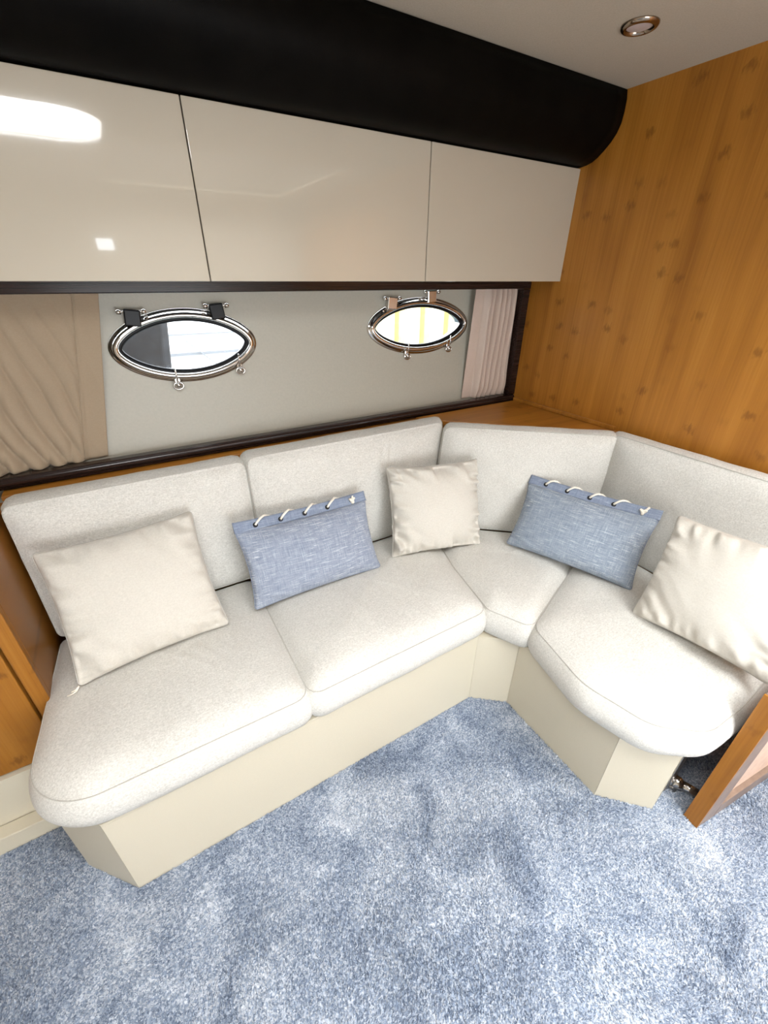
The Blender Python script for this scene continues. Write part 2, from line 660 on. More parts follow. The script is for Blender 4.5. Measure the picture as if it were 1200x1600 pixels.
for k, (lo, hi) in enumerate((((0.209, -1.50, CZ + 0.013), (0.239, -0.10, 2.78)), ((1.541, -1.50, CZ + 0.013), (1.57, -0.10, 2.78)), ((0.24, -1.50, CZ + 0.013), (1.54, -1.451, 2.78)), ((0.24, -0.149, CZ + 0.013), (1.54, -0.10, 2.78)))):
    struct(box('wall_added_shaft', lo, hi, M['cab_body']), 'dark side of the added light trunk above the camera', 'wall')
struct(box('wall_right', (XR, YB, -0.06), (XR + 0.05, 1.9, CZ + 0.05), M['bamboo']), 'bamboo veneer bulkhead with dark node marks', 'wall')
struct(box('wall_left', (XL - 0.05, YB, -0.06), (XL, 1.9, CZ + 0.05), M['wall']), 'cream lined cabin wall beyond the left of the frame', 'wall')
aft = rrect(0.35, 0.86, 1.36, 1.06, 0.12)  # unseen opening added for fill light, kept low to clear the door reflections
slot = rrect(0.14, 1.76, 0.13, 0.09, 0.015)
wa = plate_with_holes('wall_aft', [(XL, -0.06), (XR, -0.06), (XR, CZ + 0.05), (XL, CZ + 0.05)], [aft, slot], lambda u, v, d: (u, YB - d, v), 0.05, M['wall'])
struct(wa, 'cream lined cabin wall behind the camera', 'wall')
w4 = struct(thing('added_window_aft', 'wide aft opening added for fill light, unseen behind the camera', 'window', (0.35, YB, 0.86)))
bm = bmesh.new()
add_tube(bm, [(p[0] - 0.35, 0.0, p[1] - 0.86) for p in aft], 0.014, 6, True)
link('frame', bm, M['white_hull'], w4, True)
bm = bmesh.new()
add_prism(bm, [(p[0] - 0.35, p[1] - 0.86) for p in aft], 0.018, 0.026)
bmesh.ops.rotate(bm, verts=bm.verts[:], cent=(0, 0, 0), matrix=Matrix.Rotation(PI / 2, 3, 'X'))
link('pane', bm, M['glass'], w4)
w5 = struct(thing('window_5', 'tiny high window behind the camera', 'window', (0.14, YB, 1.76)))
bm = bmesh.new()
add_tube(bm, [(p[0] - 0.14, 0.0, p[1] - 1.76) for p in slot], 0.006, 6, True)
link('frame', bm, M['white_hull'], w5, True)


# hull lining with two almond port openings
def hull_y(z):
    return 1.70 + (z - 0.985) * 0.10


def almond(cx, cz, a, b, n=80, tip=0.10):
    pts = []
    for k in range(n):
        t = 2 * PI * k / n
        s = math.sin(t)
        pts.append((cx + a * math.cos(t), cz + b * s * (1 - tip + tip * s * s)))
    return pts


PORTS = [(0.224, 1.330, 0.245, 0.121), (1.233, 1.350, 0.280, 0.119)]
holes = [almond(c[0], c[1], c[2] - 0.03, c[3] - 0.026) for c in PORTS]
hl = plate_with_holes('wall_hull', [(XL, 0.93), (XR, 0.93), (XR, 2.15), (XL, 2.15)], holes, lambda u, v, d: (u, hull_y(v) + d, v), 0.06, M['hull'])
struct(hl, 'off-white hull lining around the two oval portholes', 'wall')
struct(box('wall_hull_lower', (XL, 1.70, -0.06), (XR, 1.76, 0.928), M['hull']), 'hull lining hidden behind the sofa', 'wall')


def loop_normals(lp):
    n = len(lp)
    out = []
    for i in range(n):
        d = Vector((lp[(i + 1) % n][0] - lp[i - 1][0], lp[(i + 1) % n][1] - lp[i - 1][1]))
        out.append(Vector((d.y, -d.x)).normalized())
    return out


def porthole(name, label, c, hinge_dx, latch_dx, hinge_mat, dark_tabs):
    cx, cz, a, b = c
    root = struct(thing(name, label, 'porthole', (cx, hull_y(cz), cz)))
    lp = almond(0, 0, a, b)
    nr = loop_normals(lp)
    n = len(lp)

    def ring_mesh(nm, prof, mat):
        bm = bmesh.new()
        R = []
        for (d, h) in prof:
            row = []
            for i in range(n):
                x = lp[i][0] - nr[i].x * d
                z = lp[i][1] - nr[i].y * d
                row.append(bm.verts.new((x, 0.10 * z - h, z)))
            R.append(row)
        for k in range(len(R) - 1):
            for i in range(n):
                bm.faces.new((R[k][i], R[k][(i + 1) % n], R[k + 1][(i + 1) % n], R[k + 1][i]))
        return link(nm, bm, mat, root, True)
    ring_mesh('frame', [(0, 0), (0, 0.005), (0.002, 0.008), (0.006, 0.0095), (0.009, 0.011), (0.013, 0.017), (0.018, 0.0205), (0.023, 0.0215), (0.027, 0.020), (0.030, 0.016), (0.0315, 0.010), (0.0315, -0.05)], M['chrome'])
    ring_mesh('gasket', [(0.031, 0.009), (0.034, 0.010), (0.039, 0.008), (0.0425, 0.003), (0.0425, -0.004)], M['black'])
    gl = [(p[0] - q.x * 0.042, p[1] - q.y * 0.042) for p, q in zip(lp, nr)]
    bm = bmesh.new()
    add_prism(bm, gl, -0.003, 0.003)
    for v in bm.verts:
        x, z, d = v.co
        v.co = (x, 0.10 * z + d, z)
    link('pane', bm, M['glass'], root)

    def edge_z(x, s):
        t = math.acos(max(-1, min(1, x / a)))
        q = math.sin(t)
        return s * b * q * (0.90 + 0.10 * q * q)
    for dx in hinge_dx:
        z0 = edge_z(dx, 1)
        h = bpy.data.objects.new('hinge', None)
        bm = bmesh.new()
        slope = 0.20 * (-dx / a)
        add_box(bm, (-0.024, -0.030, -0.028), (0.024, -0.006, 0.022), 0.004)
        bmesh.ops.rotate(bm, verts=bm.verts[:], cent=(0, 0, 0), matrix=Matrix.Rotation(slope, 3, 'Y'))
        bmesh.ops.translate(bm, verts=bm.verts[:], vec=(dx, 0.10 * z0, z0 + 0.006))
        hg = link('hinge', bm, hinge_mat, root)
        bm = bmesh.new()
        yb = 0.10 * z0 - 0.022
        add_tube(bm, [(dx - 0.040, yb, z0 + 0.022), (dx + 0.040, yb, z0 + 0.022)], 0.0045, 10)
        for s in (-1, 1):
            add_tube(bm, [(dx + s * 0.030, yb, z0 + 0.022), (dx + s * 0.043, yb, z0 + 0.022)], 0.0085, 12)
        link('hinge_pin', bm, M['chrome'], hg, True)
    for dx in latch_dx:
        z0 = edge_z(dx, -1)
        yb = 0.10 * z0
        bm = bmesh.new()
        add_box(bm, (dx - 0.010, yb - 0.016, z0 - 0.016), (dx + 0.010, yb + 0.002, z0 + 0.014), 0.003)
        lt = link('latch', bm, M['chrome'], root)
        bm = bmesh.new()
        add_ball(bm, (dx, yb - 0.022, z0 - 0.008), 0.010)
        add_tube(bm, [(dx, yb - 0.022, z0 - 0.006), (dx - 0.001, yb - 0.030, z0 + 0.022), (dx - 0.003, yb - 0.034, z0 + 0.050)], 0.0026, 8)
        link('swing_bolt', bm, M['chrome'], lt, True)
        bm = bmesh.new()
        add_tube(bm, [(dx + 0.016 * math.cos(q), yb - 0.020, z0 - 0.012 + 0.012 * math.sin(q)) for q in [2 * PI * k / 20 for k in range(20)]], 0.0028, 8, True)
        link('wing_ring', bm, M['chrome'], lt, True)
    return root


porthole('window_1', 'left oval chrome porthole beside the drawn beige curtain', PORTS[0], (-0.150, 0.118), (-0.060, 0.165), M['black'], True)
porthole('window_2', 'right oval chrome porthole with yellow quay outside', PORTS[1], (-0.16, 0.05), (-0.085, 0.155), M['chrome'], False)

# dark ebony trims around the recess
bm = bmesh.new()
add_box(bm, (XL, 1.622, 1.500), (XR, 1.664, 1.575), 0.003)
struct(link('trim_1', bm, M['ebony']), 'glossy dark ebony rail under the overhead cabinets', 'trim')
bm = bmesh.new()
prof = [(1.664, 0.957), (1.628, 0.957), (1.622, 0.959), (1.620, 0.966), (1.625, 0.968), (1.625, 0.970), (1.618, 0.972), (1.617, 0.979), (1.623, 0.982), (1.624, 0.984), (1.628, 0.990), (1.634, 0.993), (1.664, 0.993)]
ringA = [bm.verts.new((XL, y, z)) for y, z in prof]
ringB = [bm.verts.new((XR, y, z)) for y, z in prof]
for i in range(len(prof)):
    j = (i + 1) % len(prof)
    bm.faces.new((ringA[i], ringA[j], ringB[j], ringB[i]))
bm.faces.new(ringA)
bm.faces.new(ringB)
struct(link('trim_2', bm, M['ebony']), 'grooved dark ebony sill below the portholes', 'trim')
struct(box('trim_3', (1.756, 1.624, 0.995), (XR, 1.664, 1.498), M['ebony'], None, 0.003), 'dark ebony upright beside the bamboo bulkhead', 'trim')


# curtains
def curtain(name, label, xt, xb, zt, zb, y0, fold, mat, flat_side, nu=150, nv=60, hems=None):
    root = thing(name, label, 'curtain', ((xt[0] + xt[1]) / 2, y0, zb))
    ox = (xt[0] + xt[1]) / 2
    bm = bmesh.new()
    G = []
    for j in range(nv + 1):
        v = j / nv          # 0 top .. 1 bottom
        row = []
        for i in range(nu + 1):
            u = i / nu
            x = (xt[0] + (xt[1] - xt[0]) * u) * (1 - v) + (xb[0] + (xb[1] - xb[0]) * u) * v
            z = zt + (zb - zt) * v
            d = fold(u, v)
            row.append(bm.verts.new((x - ox, -d, z - zb)))
        G.append(row)
    for j in range(nv):
        for i in range(nu):
            bm.faces.new((G[j][i], G[j][i + 1], G[j + 1][i + 1], G[j + 1][i]))
    o = link('cloth', bm, mat, root, True)
    so = o.modifiers.new('thickness', 'SOLIDIFY')
    so.thickness = 0.002
    # stitched hem along the free edge
    if hems:
        pts = []
        for j in range(nv + 1):
            v = j / nv
            u = hems
            x = (xt[0] + (xt[1] - xt[0]) * u) * (1 - v) + (xb[0] + (xb[1] - xb[0]) * u) * v
            pts.append((x - ox, -fold(u, v) - 0.0012, (zt - zb) * (1 - v)))
        tube('hem_stitch', pts, 0.0014, mat, root, 5)
    return root


def ridge(s):
    """soft rounded folds with sharp valleys"""
    return abs(math.sin(PI * s)) ** 0.5


def fold_left(u, v):
    k = min(1, max(0, (u - 0.9) / 0.02))
    s = u * 11 + 0.0
    sh = (u * 1.0 - 0.40 * v) * 12 + 0.6 * noise.noise(Vector((u * 3, v * 2, 1)))
    amp = 0.006 + 0.052 * v ** 1.1 * max(0.16, 1 - u * 0.85)
    d = amp * ridge(sh)
    # small gathers at the bottom hem
    g = max(0, (v - 0.72) / 0.28)
    d += 0.012 * g * g * abs(math.sin(u * 34 + 2 * noise.noise(Vector((u * 9, 0, 3)))))
    d += 0.004 * noise.noise(Vector((u * 5, v * 3, 7)))
    # broad dent
    d += -0.006 * math.exp(-((u - 0.72) / 0.06) ** 2 - ((v - 0.62) / 0.2) ** 2)
    flat = 1 if u < 0.88 else max(0.12, 1 - (u - 0.88) / 0.03)
    d *= flat
    d += 0.0 if u < 0.9 else 0.004
    top = min(1, v / 0.05)
    return 0.004 + d * (0.45 + 0.55 * top)


curtain('curtain', 'wide beige curtain drawn at the far left of the portholes', (-0.62, 0.008), (-0.74, -0.112), 1.545, 0.9945, 1.697, fold_left, M['curtain'], 'right', 170, 64, 0.89)


def fold_right(u, v):
    if u < 0.2:
        return 0.004 + 0.003 * math.sin(u / 0.2 * PI)
    s = (u - 0.2) / 0.8
    w = s ** 0.85 * 7.0 + 0.35 * noise.noise(Vector((s * 2.2, v * 1.3, 5))) + 0.25 * (v - 0.5) * s
    d = (0.044 + 0.010 * noise.noise(Vector((s * 4, v * 2.5, 9)))) * ridge(w)
    pin = 1 - 0.45 * math.exp(-(v / 0.07) ** 2) - 0.35 * math.exp(-((1 - v) / 0.06) ** 2)
    d += 0.004 * abs(math.sin(s * 40 + 3 * v)) * (math.exp(-(v / 0.1) ** 2) + math.exp(-((1 - v) / 0.08) ** 2))
    return 0.005 + d * pin


curtain('curtain', 'narrow pleated beige curtain gathered against the bamboo bulkhead', (1.518, 1.792), (1.486, 1.792), 1.545, 0.9945, 1.697, fold_right, M['curtain_r'], 'left', 170, 50)

# ------------------------------------------------------------------ bamboo ledge and corner shelf
lg = thing('sofa_ledge', 'narrow bamboo ledge running behind the long side of the sofa', 'ledge', (0.4, 1.62, 0.955))
setloc(box('top', (-0.81, -0.040, -0.016), (1.396, 0.078, 0.0), M['bamboo_x'], lg, 0.003), (0, 0, 0))
box('backing', (-0.80, -0.026, -0.955), (1.396, 0.070, -0.017), M['bamboo_x'], lg)
cs = thing('corner_shelf', 'triangular bamboo shelf in the corner against the bulkhead', 'shelf', (1.5, 1.4, 0.94))
prism('top', [(1.146 - 1.5, 1.585 - 1.4), (1.798 - 1.5, 1.005 - 1.4), (1.798 - 1.5, 1.616 - 1.4), (1.146 - 1.5, 1.616 - 1.4)], 0.0, 0.024, M['bamboo_x'], cs, 0.003)
prism('apron', [(1.20 - 1.5, 1.56 - 1.4), (1.797 - 1.5, 1.03 - 1.4), (1.797 - 1.5, 1.06 - 1.4), (1.22 - 1.5, 1.575 - 1.4)], -0.94, -0.001, M['bamboo_x'], cs)
box('upstand', (1.784 - 1.5, 1.02 - 1.4, 0.0245), (1.799 - 1.5, 1.615 - 1.4, 0.042), M['bamboo_x'], cs, 0.003)

# ------------------------------------------------------------------ overhead cabinets
CF, CB0, CB1 = 1.458, 1.533, 1.936
LAB = ['left glossy cream overhead cabinet with window reflections, above the oval porthole and wide curtain',
       'middle glossy cream overhead cabinet, between its two neighbours',
       'right glossy cream overhead cabinet touching the bamboo bulkhead']
for k, (x0, x1) in enumerate(((-0.478, 0.287), (0.287, 1.051), (1.051, 1.799))):
    cb = thing('overhead_cabinet', LAB[k], 'cabinet', ((x0 + x1) / 2, 1.56, CB0), 'overhead cabinets')
    hw = (x1 - x0) / 2
    box('carcass', (-hw + 0.0005, CF + 0.022 - 1.56, 0.003), (hw - 0.0005, 1.617 - 1.56, CB1 - CB0), M['cab_body'], cb)
    bm = bmesh.new()
    add_box(bm, (-hw + 0.0015, CF - 1.56, 0.0), (hw - (0.0015 if k < 2 else 0.0005), CF + 0.020 - 1.56, CB1 - CB0 - 0.002), 0.002, 3)
    link('door', bm, M['cab'], cb)

# black leather valance above the cabinets
prof = [(1.700, 2.137), (1.319, 2.137), (1.3135, 2.11), (1.3125, 2.075), (1.3155, 2.045), (1.326, 2.018), (1.343, 1.996), (1.366, 1.975), (1.390, 1.957), (1.412, 1.946), (1.435, 1.9405), (1.456, 1.9385), (1.470, 1.938), (1.700, 1.938)]
bm = bmesh.new()
NXV = 60
rows = []
for i in range(NXV + 1):
    x = XL + (XR - 0.001 - XL) * i / NXV
    rows.append([bm.verts.new((x - 0.4, y - 1.5 + (0.0015 * noise.noise(Vector((x * 4, z * 6, 0))) if 1 < k < 11 else 0), z - 1.938)) for k, (y, z) in enumerate(prof)])
for i in range(NXV):
    for k in range(len(prof)):
        j = (k + 1) % len(prof)
        bm.faces.new((rows[i][k], rows[i][j], rows[i + 1][j], rows[i + 1][k]))
bm.faces.new(rows[0])
bm.faces.new(rows[-1])
va = thing('leather_valance', 'curved black leather valance between the cabinets and ceiling', 'valance', (0.4, 1.5, 1.938))
o = link('padding', bm, M['leather'], va, True)
for p_ in o.data.polygons:
    if abs(p_.normal.x) > 0.7:
        p_.use_smooth = False
tube('welt', [(XL - 0.4 + 0.001, CF - 0.004 - 1.5, 0.0025), (XR - 0.004 - 0.4, CF - 0.004 - 1.5, 0.0025)], 0.003, M['leather'], va, 6)

# recessed ceiling light
dl = thing('ceiling_downlight', 'small round recessed downlight with dark metal bezel in the ceiling', 'light', (1.413, 1.040, CZ))


def lathe(bm, prof_, seg=40):
    R = []
    for r, z in prof_:
        R.append([bm.verts.new((r * math.cos(2 * PI * k / seg), r * math.sin(2 * PI * k / seg), z)) for k in range(seg)])
    for a in range(len(R) - 1):
        for k in range(seg):
            bm.faces.new((R[a][k], R[a][(k + 1) % seg], R[a + 1][(k + 1) % seg], R[a + 1][k]))
    return R


bm = bmesh.new()
lathe(bm, [(0.048, -0.0002), (0.048, -0.003), (0.044, -0.008), (0.037, -0.010), (0.033, -0.008), (0.032, -0.001)])
link('bezel', bm, M['bronze'], dl, True)
bm = bmesh.new()
R = lathe(bm, [(0.0325, -0.003), (0.024, -0.0055), (0.010, -0.0065)])
bm.faces.new(R[-1])
link('lens', bm, M['lens'], dl, True)

# ------------------------------------------------------------------ sofa base
sb = thing('sofa_plinth', 'cream laminate plinth base of the corner sofa on blue carpet', 'sofa base', (0.6, 0.9, 0))
BZ = 0.345
BP = [(-0.415, 1.19), (-0.478, 1.085), (-0.446, 0.957), (-0.322, 0.820), (0.920, 0.822), (1.040, 0.724), (1.033, 0.307), (1.161, 0.181), (1.300, 0.200), (1.790, 0.290)]
BK = [(1.790, 0.29), (1.790, 1.0), (1.17, 1.56), (-0.40, 1.56), (-0.40, 1.19)]


def facet(a, b, thick=0.018):
    a, b = Vector(a), Vector(b)
    d = (b - a).normalized()
    nrm = Vector((-d.y, d.x))   # inward
    return a, b, nrm


for i in range(len(BP) - 1):
    a, b, nrm = facet(BP[i], BP[i + 1])
    # mitred slab
    def off(k):
        p = Vector(BP[k])
        if k == 0 or k == len(BP) - 1:
            j = 0 if k == 0 else len(BP) - 2
            _, _, n1 = facet(BP[j], BP[j + 1])
            return p + n1 * 0.018
        _, _, n1 = facet(BP[k - 1], BP[k])
        _, _, n2 = facet(BP[k], BP[k + 1])
        s = (n1 + n2)
        return p + s * (0.018 / max(0.3, (1 + n1.dot(n2))))
    d = (b - a).normalized() * 0.0004
    q = [a + d, b - d, off(i + 1) - d, off(i) + d]
    prism('panel', [(p.x - 0.6, p.y - 0.9) for p in q], 0.0, BZ - 0.001, M['base'], sb)
deck = [(p[0], p[1]) for p in BP] + BK[1:4]
prism('deck', [(p[0] - 0.6, p[1] - 0.9) for p in deck], BZ - 0.0005, BZ + 0.008, M['base'], sb)

# ------------------------------------------------------------------ seat cushions
SZ0, SZ1 = BZ + 0.009, 0.472
G_SEAT = 'seat cushions of the corner sofa'
G_BACK = 'back cushions of the corner sofa'


def pucker(x, y, fx, fy, w, amp, freq):
    return amp * math.exp(-((y - fy) / 0.022) ** 2) * math.exp(-((x - fx) / w) ** 2) * math.sin(x * freq)


def disp_L(x, y):
    return -0.006 * math.exp(-((x - 0.02) / 0.05) ** 2 - ((y - 1.12) / 0.05) ** 2) * math.sin(x * 130 + y * 60)


def disp_M(x, y):
    return pucker(x, y, 0.78, 0.84, 0.10, 0.0016, 300)


def disp_R(x, y):
    return pucker(y, x, 0.22, 1.06, 0.07, 0.002, 330) + pucker(x, y, 1.15, 0.17, 0.12, 0.002, 330)


cushion('seat_cushion', 'leftmost seat cushion of the sofa with rounded front corner, beside the wooden cabinet',
        [(-0.444, 0.822, 0.15), (0.236, 0.818, 0.035), (0.243, 1.435, 0.02), (-0.390, 1.435, 0.02)], SZ0, SZ1, 0.026, 0.020, G_SEAT, (-0.09, 1.1, SZ0), None, disp_L, 1)
cushion('seat_cushion', 'middle seat cushion on the long side of the sofa, under the first blue pillow',
        [(0.248, 0.815, 0.035), (0.940, 0.826, 0.05), (1.000, 1.100, 0.06), (1.105, 1.420, 0.02), (0.253, 1.435, 0.02)], SZ0, SZ1, 0.026, 0.024, G_SEAT, (0.62, 1.1, SZ0), None, disp_M, 2)
cushion('seat_cushion', 'small wedge-shaped corner seat cushion between the two longer seats',
        [(0.953, 0.822, 0.03), (1.022, 0.682, 0.03), (1.352, 0.805, 0.04), (1.664, 0.960, 0.02), (1.118, 1.412, 0.02), (1.012, 1.098, 0.06)], SZ0, SZ1, 0.022, 0.018, G_SEAT, (1.25, 1.0, SZ0), None, None, 3)
cushion('seat_cushion', 'rightmost seat cushion of the sofa, beside the wooden panel and under a square pillow',
        [(1.030, 0.668, 0.06), (0.975, 0.43, 0.16), (1.020, 0.245, 0.12), (1.135, 0.156, 0.10), (1.30, 0.150, 0.12), (1.680, 0.165, 0.05), (1.680, 0.935, 0.02), (1.352, 0.792, 0.04)], SZ0, SZ1, 0.028, 0.026, G_SEAT, (1.3, 0.5, SZ0), None, disp_R, 4)


# ------------------------------------------------------------------ back cushions (local x along, y up, z to the front)
def back_xf(origin, xdir, lean, mitre0=0.0, mitre1=0.0, w=1.0, thick=0.13, t0=0.0, t1=0.0, h=0.47):
    xd = Vector((xdir[0], xdir[1], 0)).normalized()
    front = Vector((xd.y, -xd.x, 0))
    up = Vector((0, 0, 1))
    ca, sa = math.cos(lean), math.sin(lean)
    yd = up * ca - front * sa
    zd = front * ca + up * sa
    O = Vector(origin)

    def f(v):
        x = v.x
        dep = max(0.0, (thick - v.z))
        if mitre0:
            x -= mitre0 * dep * max(0, 1 - max(0.0, v.x) / (0.5 * w))
        if mitre1:
            x += mitre1 * dep * max(0, (v.x - 0.5 * w) / (0.5 * w))
        x += (v.y / h) * (t0 * (1 - v.x / w) + t1 * v.x / w)
        return O + xd * x + yd * v.y + zd * v.z
    return f


def wrinkle_top(cx, n, amp, y0=0.46):
    def f(x, y):
        s = 0
        for k in range(n):
            xx = cx + k * 0.032 + 0.06 * (y0 - y) * (k - 1)
            s -= amp * (0.6 + 0.4 * math.sin(k * 2.3)) * math.exp(-((x - xx) / 0.007) ** 2) * math.exp(-((y - y0 + 0.09) / 0.10) ** 2)
            s += 0.6 * amp * math.exp(-((x - xx - 0.014) / 0.009) ** 2) * math.exp(-((y - y0 + 0.09) / 0.10) ** 2)
        return s
    return f


BTH = 0.122
zb_ = 0.496
hL = 0.468


def back(label, p0, p1, h, thick, lean, mit0, mit1, seed, disp=None, crown=0.016, z0=zb_, rt=0.024, t0=0.0, t1=0.0):
    p0, p1 = Vector(p0), Vector(p1)
    w = (p1 - p0).length
    xd = (p1 - p0).normalized()
    front = Vector((xd.y, -xd.x))
    o = Vector((p0.x, p0.y, z0)) - Vector((front.x, front.y, 0)) * thick
    f = back_xf(o, xd, lean, mit0, mit1, w, thick, t0, t1, h)
    mid = (p0 + p1) / 2
    return cushion('back_cushion', label, [(0, 0, 0.02), (w, 0, 0.02), (w, h, rt), (0, h, rt)], 0.004, thick - 0.016, 0.012, crown, G_BACK, (mid.x, mid.y, z0), f, disp, seed, 0.018)


back('leftmost back cushion of the sofa, behind the left square pillow', (-0.388, 1.400), (0.292, 1.400), 0.470, 0.120, 0.07, 0, 0, 11)
back('second back cushion from the left, creased at its top right, behind the middle square pillow', (0.303, 1.388), (1.080, 1.388), 0.482, 0.125, 0.07, 0, 0.5, 12, wrinkle_top(0.50, 4, 0.009), t1=0.08)
back('corner back cushion set diagonally below the triangular bamboo shelf', (1.094, 1.384), (1.638, 0.926), 0.476, 0.105, 0.06, 0, 0, 13, t0=0.036, t1=0.035)
back('rightmost back cushion leaning on the bamboo bulkhead', (1.645, 0.915), (1.645, 0.120), 0.480, 0.095, 0.06, 0.55, 0, 14, t0=-0.03)


# ------------------------------------------------------------------ throw pillows
def pillow_frame(bl, br, up_hint):
    pass


def pillow_body(w, h, th, pinch, seed, wr=1.0, n=56, ear=0.0, deform=None):
    """local x width, y height, z thickness (front +z)"""
    bm = bmesh.new()
    S = {}

    def outline(u, v):
        cr_ = ear * (abs(u * v)) ** 8 - 0.035 * (abs(u * v)) ** 24
        x = w / 2 * u * (1 - pinch * (1 - v * v) * abs(u) ** 1.5) * (1 + cr_)
        y = h / 2 * v * (1 - pinch * (1 - u * u) * abs(v) ** 1.5) * (1 + cr_)
        return x, y
    for side in (1, -1):
        for i in range(n + 1):
            for j in range(n + 1):
                u = -1 + 2 * i / n
                v = -1 + 2 * j / n
                # denser towards the edges
                u = math.sin(u * PI / 2) * 0.55 + u * 0.45
                v = math.sin(v * PI / 2) * 0.55 + v * 0.45
                x, y = outline(u, v)
                e = (1 - u * u) * (1 - v * v)
                z = th / 2 * (max(0, e) ** 0.42)
                rim = (1 - max(abs(u), abs(v)))
                # gathers running in from the seams
                eu = math.exp(-((1 - abs(u)) / 0.22) ** 2) * (1 - abs(v) ** 6)
                ev = math.exp(-((1 - abs(v)) / 0.22) ** 2) * (1 - abs(u) ** 6)
                g = noise.noise(Vector((seed, v * 9 + 1.8 * u, side * 3 + seed * 1.7))) * eu
                g += noise.noise(Vector((u * 9 + 1.8 * v, seed * 2.1, side * 5))) * ev
                broad = noise.noise(Vector((u * 1.6 + seed, v * 1.6, seed * 0.3 + side)))
                diag = noise.noise(Vector(((u + v) * 4.0, (u - v) * 1.2 + seed, 2.0 * side))) * (abs(u * v) ** 1.2)
                k = min(1, rim * 14)
                z += (0.012 * wr * g + 0.008 * broad + 0.014 * wr * diag) * k
                if z < 0.0015 * k:
                    z = 0.0015 * k
                # wavy seam
                wob = 0.0022 * wr * noise.noise(Vector((u * 6 + seed, v * 6, 4)))
                p = Vector((x, y, side * z + wob * (1 - k)))
                if deform:
                    p = deform(p, u, v, side)
                key = (i, j) if (i in (0, n) or j in (0, n)) else (i, j, side)
                if key not in S:
                    S[key] = bm.verts.new(p)

    def V(i, j, s):
        return S[(i, j)] if (i in (0, n) or j in (0, n)) else S[(i, j, s)]
    for side in (1, -1):
        for i in range(n):
            for j in range(n):
                q = [V(i, j, side), V(i + 1, j, side), V(i + 1, j + 1, side), V(i, j + 1, side)]
                bm.faces.new(q if side == 1 else q[::-1])
    edge = [V(i, 0, 1).co.copy() for i in range(n)] + [V(n, j, 1).co.copy() for j in range(n)] + [V(i, n, 1).co.copy() for i in range(n, 0, -1)] + [V(0, j, 1).co.copy() for j in range(n, 0, -1)]
    return bm, edge


def place(root, c, xd, yd):
    xd = Vector(xd).normalized()
    yd = Vector(yd)
    yd = (yd - xd * yd.dot(xd)).normalized()
    zd = xd.cross(yd)
    mm = Matrix((xd, yd, zd)).transposed().to_4x4()
    mm.translation = Vector(c)
    root.matrix_world = mm
    root.rotation_mode = 'XYZ'


def square_pillow(label, c, xd, yd, w, h, th, seed, pull=None, wr=1.0, pinch=0.06, ear=0.012):
    root = thing('throw_pillow', label, 'pillow', (0, 0, 0), 'cream square throw pillows')
    bm, edge = pillow_body(w, h, th, pinch, seed, wr, 60, ear)
    link('cover', bm, M['pillow'], root, True)
    tube('seam', edge, 0.0022, M['piping'], root, 6, True)
    if pull:
        sx, sy = pull
        bx, by = sx * w / 2 * (1 + ear), sy * h / 2 * (1 + ear)
        bm = bmesh.new()
        add_tube(bm, [(bx * 0.985, by * 0.985, 0.004), (bx * 1.02, by * 1.03, 0.006), (bx * 1.03 + sx * 0.008, by * 1.05, 0.004), (bx * 1.04 + sx * 0.020, by * 1.055, 0.0)], 0.0022, 6)
        add_tube(bm, [(bx * 0.985, by * 0.975, 0.004), (bx * 1.02, by * 1.01, 0.008), (bx * 1.05 + sx * 0.006, by * 1.02, 0.004)], 0.002, 6)
        link('zip_pull', bm, M['rope'], root, True)
    place(root, c, xd, yd)
    return root


square_pillow('large cream square pillow leaning on the leftmost sofa seat', (-0.120, 1.259, 0.694), (0.997, 0.081, 0.006), (-0.045, 0.498, 0.866), 0.430, 0.398, 0.16, 3.3, (-1, -1), 2.2)
square_pillow('crumpled cream square pillow standing in the middle, left of the sofa corner', (1.000, 1.238, 0.694), (0.971, -0.239, -0.022), (0.099, 0.316, 0.944), 0.405, 0.372, 0.17, 8.7, None, 3.6, 0.05, 0.035)
square_pillow('cream square pillow at the right edge of the picture, on the rightmost seat', (1.426, 0.340, 0.699), (0.04, -0.99, 0.085), (0.43, 0.12, 0.87), 0.395, 0.375, 0.16, 12.1, (1, -1), 2.2)


